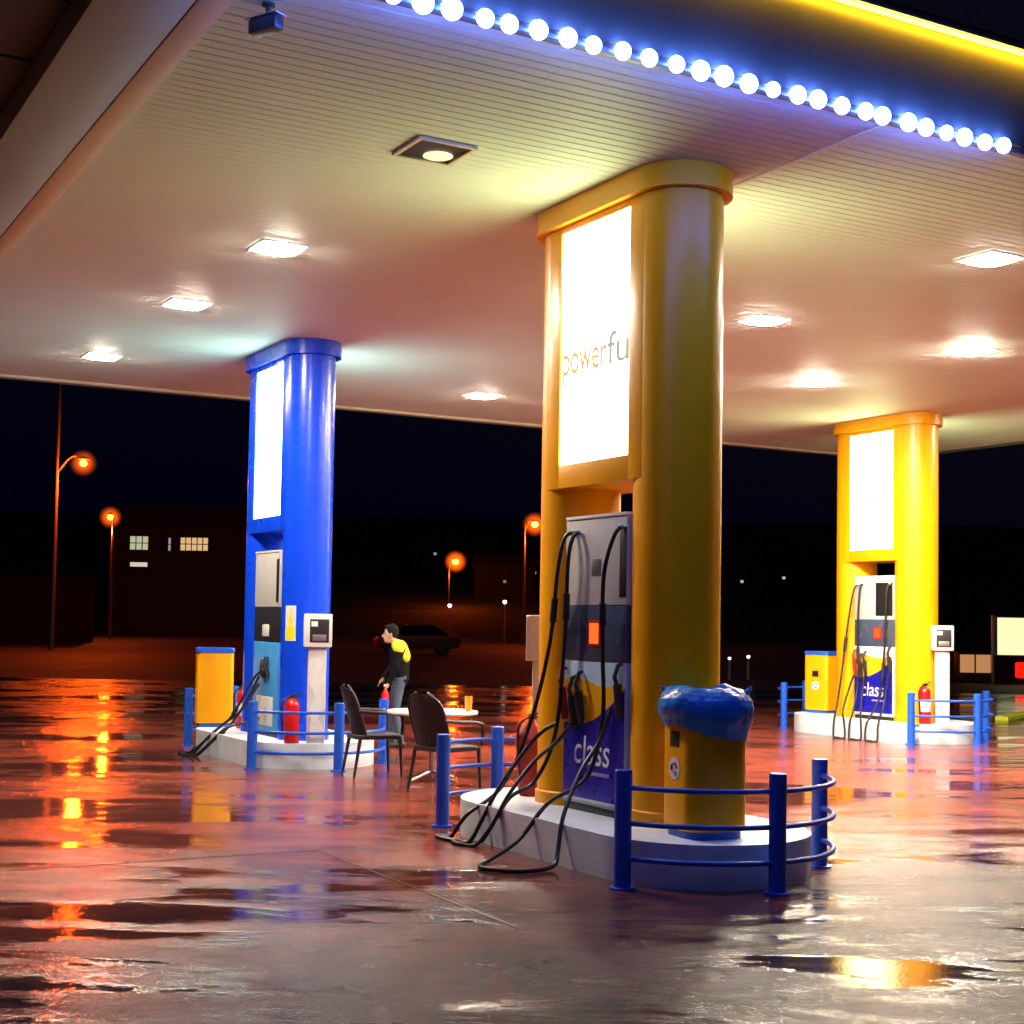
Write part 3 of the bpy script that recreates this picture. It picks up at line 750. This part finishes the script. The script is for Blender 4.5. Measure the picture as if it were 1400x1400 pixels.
for a, b_, c, q in ((shL, elL, wrL, 1), (shR, elR, wrR, -1)):
    limb(bm, a, b_, .052, .042); limb(bm, b_, c, .042, .028)
    d = (c-b_).normalized(); side = V((0, 1, 0)); palm = c+d*.055
    limb(bm, c, palm+side*.02, .026, .024, 4); limb(bm, c, palm-side*.02, .026, .024, 4)
    for k, ln in enumerate((.068, .078, .074, .056)):
        p0 = palm+side*(-.033+.022*k)+d*.01; p1 = p0+d*ln*.55; p2 = p1+(d*.5+V((.25, 0, -.6))).normalized()*ln*.5
        limb(bm, p0, p1, .0098, .009, 5); limb(bm, p1, p2, .009, .008, 5)
    t0 = c+d*.02+side*(-.03)*q; limb(bm, t0, t0+d*.04+V((.035, -.012*q, 0)), .0115, .009, 5)
for h, k_, a_ in ((hip+V((0, .09, -.02)), knL, anL), (hip+V((0, -.09, -.02)), knR, anR)):
    limb(bm, h, k_, .08, .052); limb(bm, k_, a_, .05, .036); limb(bm, a_-V((.03, 0, .05)), a_+V((.13, 0, -.065)), .04, .03, 6)
body = remeshed('body', bm, M['skin'], per, .0065, 3)
bm = B()
limb(bm, chest+V((.0, 0, .03)), hip+V((0, 0, .02)), .155, .15)
for s in (-1, 1): limb(bm, chest+V((0, s*.10, .05)), hip+V((0, s*.07, .0)), .108, .11)
for a, b_, c in ((shL, elL, wrL), (shR, elR, wrR)):
    limb(bm, a, b_, .072, .058); limb(bm, b_, b_.lerp(c, .9), .058, .044)
limb(bm, chest+V((0, 0, .1)), neck-V((.01, 0, .01)), .11, .075)
jk = remeshed('jacket', bm, M['jacket'], per, .012, 4)
bm = B()
for s in (-1, 1):
    limb(bm, V((.01, s*.05, 1.385)), V((-.01, s*.185, 1.35)), .088, .084); limb(bm, V((-.04, s*.05, 1.36)), V((-.105, s*.11, 1.24)), .100, .088)
remeshed('shoulder_yoke', bm, M['hiviz'], jk, .012, 4)
bm = B()
for s, k_, a_ in ((1, knL, anL), (-1, knR, anR)):
    limb(bm, hip+V((0, s*.08, .0)), k_, .102, .075); limb(bm, k_, a_+V((0, 0, .02)), .073, .06)
limb(bm, hip+V((0, -.06, .03)), hip+V((0, .06, .03)), .12, .12)
remeshed('trousers', bm, M['jeans'], per, .012, 4)
bm = B(); ball(bm, head+V((-.022, 0, .045)), .104, 18, (1.0, .86, 1.08)); ball(bm, head+V((.03, 0, .105)), .06, 14, (1.1, 1, .6)); remeshed('hair', bm, M['hair'], per, .009, 2)
for s in (-1, 1):
    bm = B(); ball(bm, head+V((.088, s*.034, .02)), .009, 8); build('eye', bm, M['dark'], per)
for a_ in (anL, anR):
    bm = B(); limb(bm, a_-V((.04, 0, .045)), a_+V((.15, 0, -.052)), .048, .038, 8); limb(bm, a_, a_-V((.02, 0, .04)), .048, .05, 3); remeshed('shoe', bm, M['shoe'], per, .01, 2)
# red watering can style bottle in the left hand
bpy.context.view_layer.update(); hp = per.matrix_basis @ (wrL+V((.045, 0, -.09)))
o = thing('red_bottle', 'slim red bottle held in the person\'s lowered hand', 'bottle', (hp.x, hp.y, hp.z-.26), rad(163))
bm = B(); lathe(bm, [(.045, 0), (.05, .02), (.05, .20), (.02, .26), (.018, .30)], 20); build('bottle_body', bm, M['red'], o)
bm = B(); lathe(bm, [(.021, .301), (.021, .33), (0, .331)], 16); build('cap', bm, M['white'], o)

# ------------------------------------------------------------------ background: car, lamps, buildings
car = thing('parked_car', 'dim dark red car parked beyond the road behind the person', 'car', (31.6, 65.6, 0), rad(-18))
bm = B(); t = bmesh.new()
secs = [(-2.1, .82, .45, .62, .70), (-2.0, .86, .30, .80, .86), (-1.2, .88, .25, .86, .92), (0, .89, .24, .88, .94), (1.2, .88, .25, .90, .96), (1.95, .86, .32, .90, .96), (2.08, .82, .45, .80, .84)]
rings = []
for (x, wd, zb, zs, zt) in secs:
    rings.append([t.verts.new(p) for p in ((x, -wd*.9, zb), (x, -wd, zb+.15), (x, -wd, zs-.05), (x, -wd*.88, zt), (x, wd*.88, zt), (x, wd, zs-.05), (x, wd, zb+.15), (x, wd*.9, zb))])
for a, b in zip(rings, rings[1:]):
    for i in range(8): t.faces.new((a[i], a[(i+1) % 8], b[(i+1) % 8], b[i]))
t.faces.new(rings[0][::-1]); t.faces.new(rings[-1]); bmesh.ops.recalc_face_normals(t, faces=t.faces[:]); merge(bm, t)
build('body', bm, M['carpaint'], car)
bm = B(); t = bmesh.new(); rings = []
for (x, wd, z) in ((-1.25, .78, .90), (-.55, .66, 1.40), (.75, .66, 1.44), (1.55, .74, .94)): rings.append([t.verts.new(p) for p in ((x, -wd, z), (x, wd, z))])
lo = [t.verts.new(p) for p in ((-1.25, -.8, .88), (-1.25, .8, .88), (1.55, .78, .9), (1.55, -.78, .9))]
for a, b in zip(rings, rings[1:]): t.faces.new((a[0], a[1], b[1], b[0]))
t.faces.new([r[0] for r in rings]); t.faces.new([r[1] for r in rings][::-1]); merge(bm, t); build('glasshouse', bm, M['carglass'], car)
bm = B(); box(bm, -.56, .76, -.64, .64, 1.40, 1.47, .03); build('roof', bm, M['carpaint'], car)
for x in (-1.3, 1.25):
    for s in (-1, 1):
        bm = B(); lathe(bm, [(.18, -.1), (.31, -.1), (.33, -.07), (.33, .07), (.31, .1), (.18, .1)], 24)
        bmesh.ops.transform(bm, matrix=Matrix.Translation((x, s*.80, .33)) @ Matrix.Rotation(pi/2, 4, 'X'), verts=bm.verts[:]); build('wheel', bm, M['black'], car)
for s in (-1, 1):
    bm = B(); box(bm, -2.11, -2.02, s*.62-.14, s*.62+.14, .66, .76, .02); build('tail_light', bm, M['red'], car)

def street_lamp(x, y, h, label, arm, power, rg=.30, tall=0, grp='orange sodium street lamps along the road'):
    o = thing('street_lamp', label, 'street lamp', (x, y, 0), 0, grp)
    top = max(h, tall)
    bm = B(); lathe(bm, [(.14, 0), (.13, .5), (.075, top), (0, top+.01)], 16); build('pole', bm, M['pole'], o)
    a = RT*arm
    bm = B(); tube(bm, spline([(0, 0, h-.5), (a.x*.5, a.y*.5, h+.25), (a.x, a.y, h+.34)], 6), .05, 8); build('arm', bm, M['pole'], o)
    bm = B(); lathe(bm, [(.30, .16), (.30, .21), (.16, .30), (0, .33)], 20, (a.x, a.y, h)); build('lamp_head', bm, M['pole'], o)
    bm = B(); ball(bm, (a.x, a.y, h-.02), rg*.5, 16, (1, 1, .85)); build('bulb', bm, M['sodium'], o)
    bm = B(); ball(bm, (a.x, a.y, h-.02), rg*1.9, 24); build('glow_globe', bm, HALO, o)  # soft emissive ball put in for the halo around the bulb
    l = bpy.data.lights.new('street_lamp_light', 'POINT'); l.energy = power*.23; l.color = (1, .085, .004); l.shadow_soft_size = .25
    lo_ = bpy.data.objects.new('street_lamp_light', l); COL.objects.link(lo_); lo_.parent = o; lo_.location = (a.x, a.y, h-rg*2-.1)
    return o
HALO = bpy.data.materials.new('lamp_halo_volume'); HALO.use_nodes = True  # emission volume for the lamp halo, fading towards its rim
_n = HALO.node_tree; _n.nodes.remove(_n.nodes['Principled BSDF'])
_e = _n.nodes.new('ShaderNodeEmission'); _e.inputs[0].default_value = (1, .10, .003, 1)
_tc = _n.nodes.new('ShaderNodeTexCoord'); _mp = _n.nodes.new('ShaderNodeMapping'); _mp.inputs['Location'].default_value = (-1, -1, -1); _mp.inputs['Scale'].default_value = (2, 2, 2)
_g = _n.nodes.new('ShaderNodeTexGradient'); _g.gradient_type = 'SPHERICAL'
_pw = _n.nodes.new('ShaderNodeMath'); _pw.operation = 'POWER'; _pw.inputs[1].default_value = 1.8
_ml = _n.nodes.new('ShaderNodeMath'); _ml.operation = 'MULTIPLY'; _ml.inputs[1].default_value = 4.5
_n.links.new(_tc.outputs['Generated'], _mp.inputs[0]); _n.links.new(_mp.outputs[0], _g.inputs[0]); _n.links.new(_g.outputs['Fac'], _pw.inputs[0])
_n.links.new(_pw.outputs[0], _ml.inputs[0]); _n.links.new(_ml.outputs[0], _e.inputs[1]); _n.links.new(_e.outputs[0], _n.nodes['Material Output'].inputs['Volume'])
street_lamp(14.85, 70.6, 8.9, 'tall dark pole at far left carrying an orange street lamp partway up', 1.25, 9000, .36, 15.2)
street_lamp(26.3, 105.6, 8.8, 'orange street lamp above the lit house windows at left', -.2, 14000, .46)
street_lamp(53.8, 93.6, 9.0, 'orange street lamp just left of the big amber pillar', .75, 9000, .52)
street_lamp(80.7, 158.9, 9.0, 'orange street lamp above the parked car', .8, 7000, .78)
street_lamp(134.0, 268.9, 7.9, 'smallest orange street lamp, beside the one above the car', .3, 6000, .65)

def post_lamp(x, y, h, label, r=.16):
    o = thing('post_lamp', label, 'lamp', (x, y, 0), 0, 'small white lamps beyond the road')
    bm = B(); lathe(bm, [(.06, 0), (.045, h-r), (0, h-r+.01)], 12); build('post', bm, M['pole'], o)
    bm = B(); ball(bm, (0, 0, h), r, 14); build('glow_globe', bm, M['whitelamp'], o)
    bm = B(); lathe(bm, [(r*1.1, h+r*.75), (r*.6, h+r*1.2), (0, h+r*1.3)], 14); build('cap', bm, M['pole'], o)
post_lamp(50.0, 98.2, 2.85, 'small white post lamp below the lamp over the parked car')
post_lamp(53.6, 96.1, 3.19, 'small white post lamp left of the big amber pillar foot')
post_lamp(28.1, 36.0, .65, 'left one of two low white lamps right of the blue bin bag', .05)
post_lamp(28.6, 35.7, .71, 'right one of two low white lamps right of the blue bin bag', .055)
o = thing('red_marker_lamp', 'tiny red marker lamp beside the big amber pillar', 'lamp', (24.66, 32.15, 0))
bm = B(); lathe(bm, [(.03, 0), (.03, .44)], 10); build('post', bm, M['pole'], o)
bm = B(); ball(bm, (0, 0, .5), .045, 12); build('glow_globe', bm, mat('dim_red_lens', (.4, .02, .02), .3, emit=(1, .05, .03), estr=.35), o)

# house with lit windows, left background
def frame_xf(x, y): return Matrix.Translation((x, y, 0))
hs = thing('house', 'dark house with lit windows far behind at left', 'house', (36.6, 129.5, 0), rad(-29.4))
bm = B(); box(bm, -4.6, 7.4, 0, 9, 0, 9.6); build('wall', bm, M['wallfar'], hs)
bm = B(); t = bmesh.new()
v = [t.verts.new(p) for p in ((-5.2, -.6, 9.6), (8, -.6, 9.6), (8, 9.6, 9.6), (-5.2, 9.6, 9.6), (-5.2, 4.5, 12), (8, 4.5, 12))]
for f in ((0, 1, 5, 4), (2, 3, 4, 5), (0, 4, 3), (1, 2, 5), (0, 3, 2, 1)): t.faces.new([v[i] for i in f])
merge(bm, t); build('roof', bm, M['rooffar'], hs)
def window(x0, x1, z0, z1, m, panes):
    bm = B(); box(bm, x0-.1, x1+.1, -.06, -.01, z0-.1, z1+.1); f = build('window', bm, M['wallfar'], hs)
    bm = B(); n = panes; w_ = (x1-x0)/n
    for k in range(n):
        for a, b in ((z0, (z0+z1)/2-.04), ((z0+z1)/2+.04, z1)): box(bm, x0+w_*k+.05, x0+w_*(k+1)-.05, -.09, -.062, a, b)
    build('pane', bm, m, f)
window(-2.8, -1.1, 7.65, 8.85, M['palewin'], 3)
window(1.75, 4.3, 7.65, 8.8, M['warmwin'], 5)
window(.65, .95, 7.6, 8.75, M['dimlamp'], 1)
bm = B(); box(bm, -2.9, -1.1, -.7, -.02, 6.0, 6.08); build('awning', bm, M['wallfar'], hs)
bm = B(); box(bm, -2.7, -1.15, -.12, -.03, 6.12, 6.5, .05); build('lit_sign', bm, mat('dim_sign', (.5, .5, .5), .4, emit=(1, .95, .8), estr=.6), hs)

wl = B(); box(wl, -6, 3.6, -.15, .15, 0, 3.9); box(wl, -6.1, 3.7, -.2, .2, 3.91, 4.05)
o = build('boundary_wall', wl, M['wallfar'], None, (18.5, 92.9, 0)); o.rotation_euler.z = rad(-29.4); tag(o, 'long dim wall beyond the road at far left', 'wall')

# houses on the hill, each with a light showing
lights = [(570, 730, .3), (595, 757, .4), (685, 738, .9), (670, 761, 1.), (686, 763, .6), (690, 795, .3), (731, 783, .5), (997, 768, .5), (1015, 795, .7), (1036, 789, .9), (1053, 775, .7), (1072, 790, .7), (1034, 775, .3)]
places = ['left of', 'just over', 'right of']
desc = ['highest house light left of the orange lamps on the hill', 'faint house light up left of the lamp over the car', 'upper hillside house light between the two orange lamps',
        'brightest house light between the two middle orange lamps', 'house light just right of the brightest hillside one', 'lower faint house light left of the big amber pillar',
        'house light beside the pole just left of the big amber pillar', 'house light closest to the big amber pillar on its right', 'lowest house light of the cluster right of the big amber pillar',
        'brightest house light of the cluster left of the far yellow pillar', 'topmost bright house light left of the far yellow pillar', 'rightmost house light left of the far yellow pillar', 'dim house light at the cluster top right of the amber pillar']
for (qx, qy, br), lab in zip(lights, desc):
    d = F+R*((qx-700)/1984)-U*((qy-747)/1984); d = d/d.dot(FW)
    best = None; dep = 155.0
    while dep < 600:
        p = d*dep+V((0, 0, 1.65)); gz_ = terr(dep, p.dot(RT))
        if p.z-2.2 <= gz_: best = (p, gz_); break
        dep += 1.5
    if best is None: continue
    p, gz_ = best
    o = thing('hillside_house', lab, 'house', (p.x, p.y, gz_-.4), rad(-29.4)+random.uniform(-.1, .1), 'small dark houses on the hill with a light on')
    bm = B(); box(bm, -4, 4, .3, 7, 0, 4.6); build('wall', bm, M['hill'], o)
    bm = B(); t = bmesh.new(); v = [t.verts.new(q) for q in ((-4.4, -.1, 4.6), (4.4, -.1, 4.6), (4.4, 7.4, 4.6), (-4.4, 7.4, 4.6), (-4.4, 3.6, 6.2), (4.4, 3.6, 6.2))]
    for f in ((0, 1, 5, 4), (2, 3, 4, 5), (0, 4, 3), (1, 2, 5), (0, 3, 2, 1)): t.faces.new([v[i] for i in f])
    merge(bm, t); build('roof', bm, M['rooffar'], o)
    bm = B(); s = .0016*p.length; box(bm, -s*.6, s*.6, .16, .28, p.z-gz_+.4-s*.55, p.z-gz_+.4+s*.55); build('window', bm, glow('house_window_light', (.8, .85, 1), br*.8), o)

# lit board and cabinets at the right edge
bd = thing('lit_board', 'pale glowing board on dark posts at the right edge', 'sign board', (35.5, 31.7, 0), rad(-29.4))
bm = B(); box(bm, -.35, 1.9, -.06, .10, .85, 2.10, .02); build('frame', bm, M['dark'], bd)
bm = B(); box(bm, -.30, 1.85, -.09, -.062, .90, 2.05); build('lit_face', bm, M['board'], bd)
for x in (-.42, 1.95):
    bm = B(); box(bm, x-.04, x+.04, -.05, .05, 0, 2.12, .01); build('post', bm, M['steel'], bd)
cb = thing('vending_cabinet', 'low cabinet with peach glowing front left of the board', 'cabinet', (35.15, 32.6, 0), rad(-29.4))
bm = B(); box(bm, -.55, .50, 0, .5, .05, .95, .02); build('case', bm, M['dark'], cb)
bm = B(); box(bm, -.50, -.06, -.03, -.002, .32, .88); box(bm, .0, .45, -.03, -.002, .32, .88); build('lit_front', bm, M['boardpeach'], cb)
rb = thing('red_lit_box', 'red glowing box light below the pale board', 'light', (35.75, 31.3, 0), rad(-29.4))
bm = B(); lathe(bm, [(.05, 0), (.05, .2)], 12); build('stem', bm, M['dark'], rb)
bm = B(); box(bm, -.2, .2, -.12, .12, .2, .68, .06); build('lens', bm, M['redlamp'], rb)
kb = B(); box(kb, -.12, .12, -1.9, 2.0, 0, .09, .015)
o = build('painted_kerb', kb, mat('yellow_green_kerb_paint', (.75, .85, .06), .5), None, (22.5, 19.6, 0)); o.rotation_euler.z = rad(-62); tag(o, 'yellow-green painted kerb at the right edge of the forecourt', 'kerb')

# ------------------------------------------------------------------ render settings
S.view_settings.view_transform = 'Standard'; S.view_settings.look = 'None'; S.view_settings.exposure = 0; S.view_settings.gamma = 1
S.render.engine = 'CYCLES'
S.cycles.use_denoising = True
S.cycles.sample_clamp_indirect = 6
S.cycles.max_bounces = 7
S.cycles.transparent_max_bounces = 8
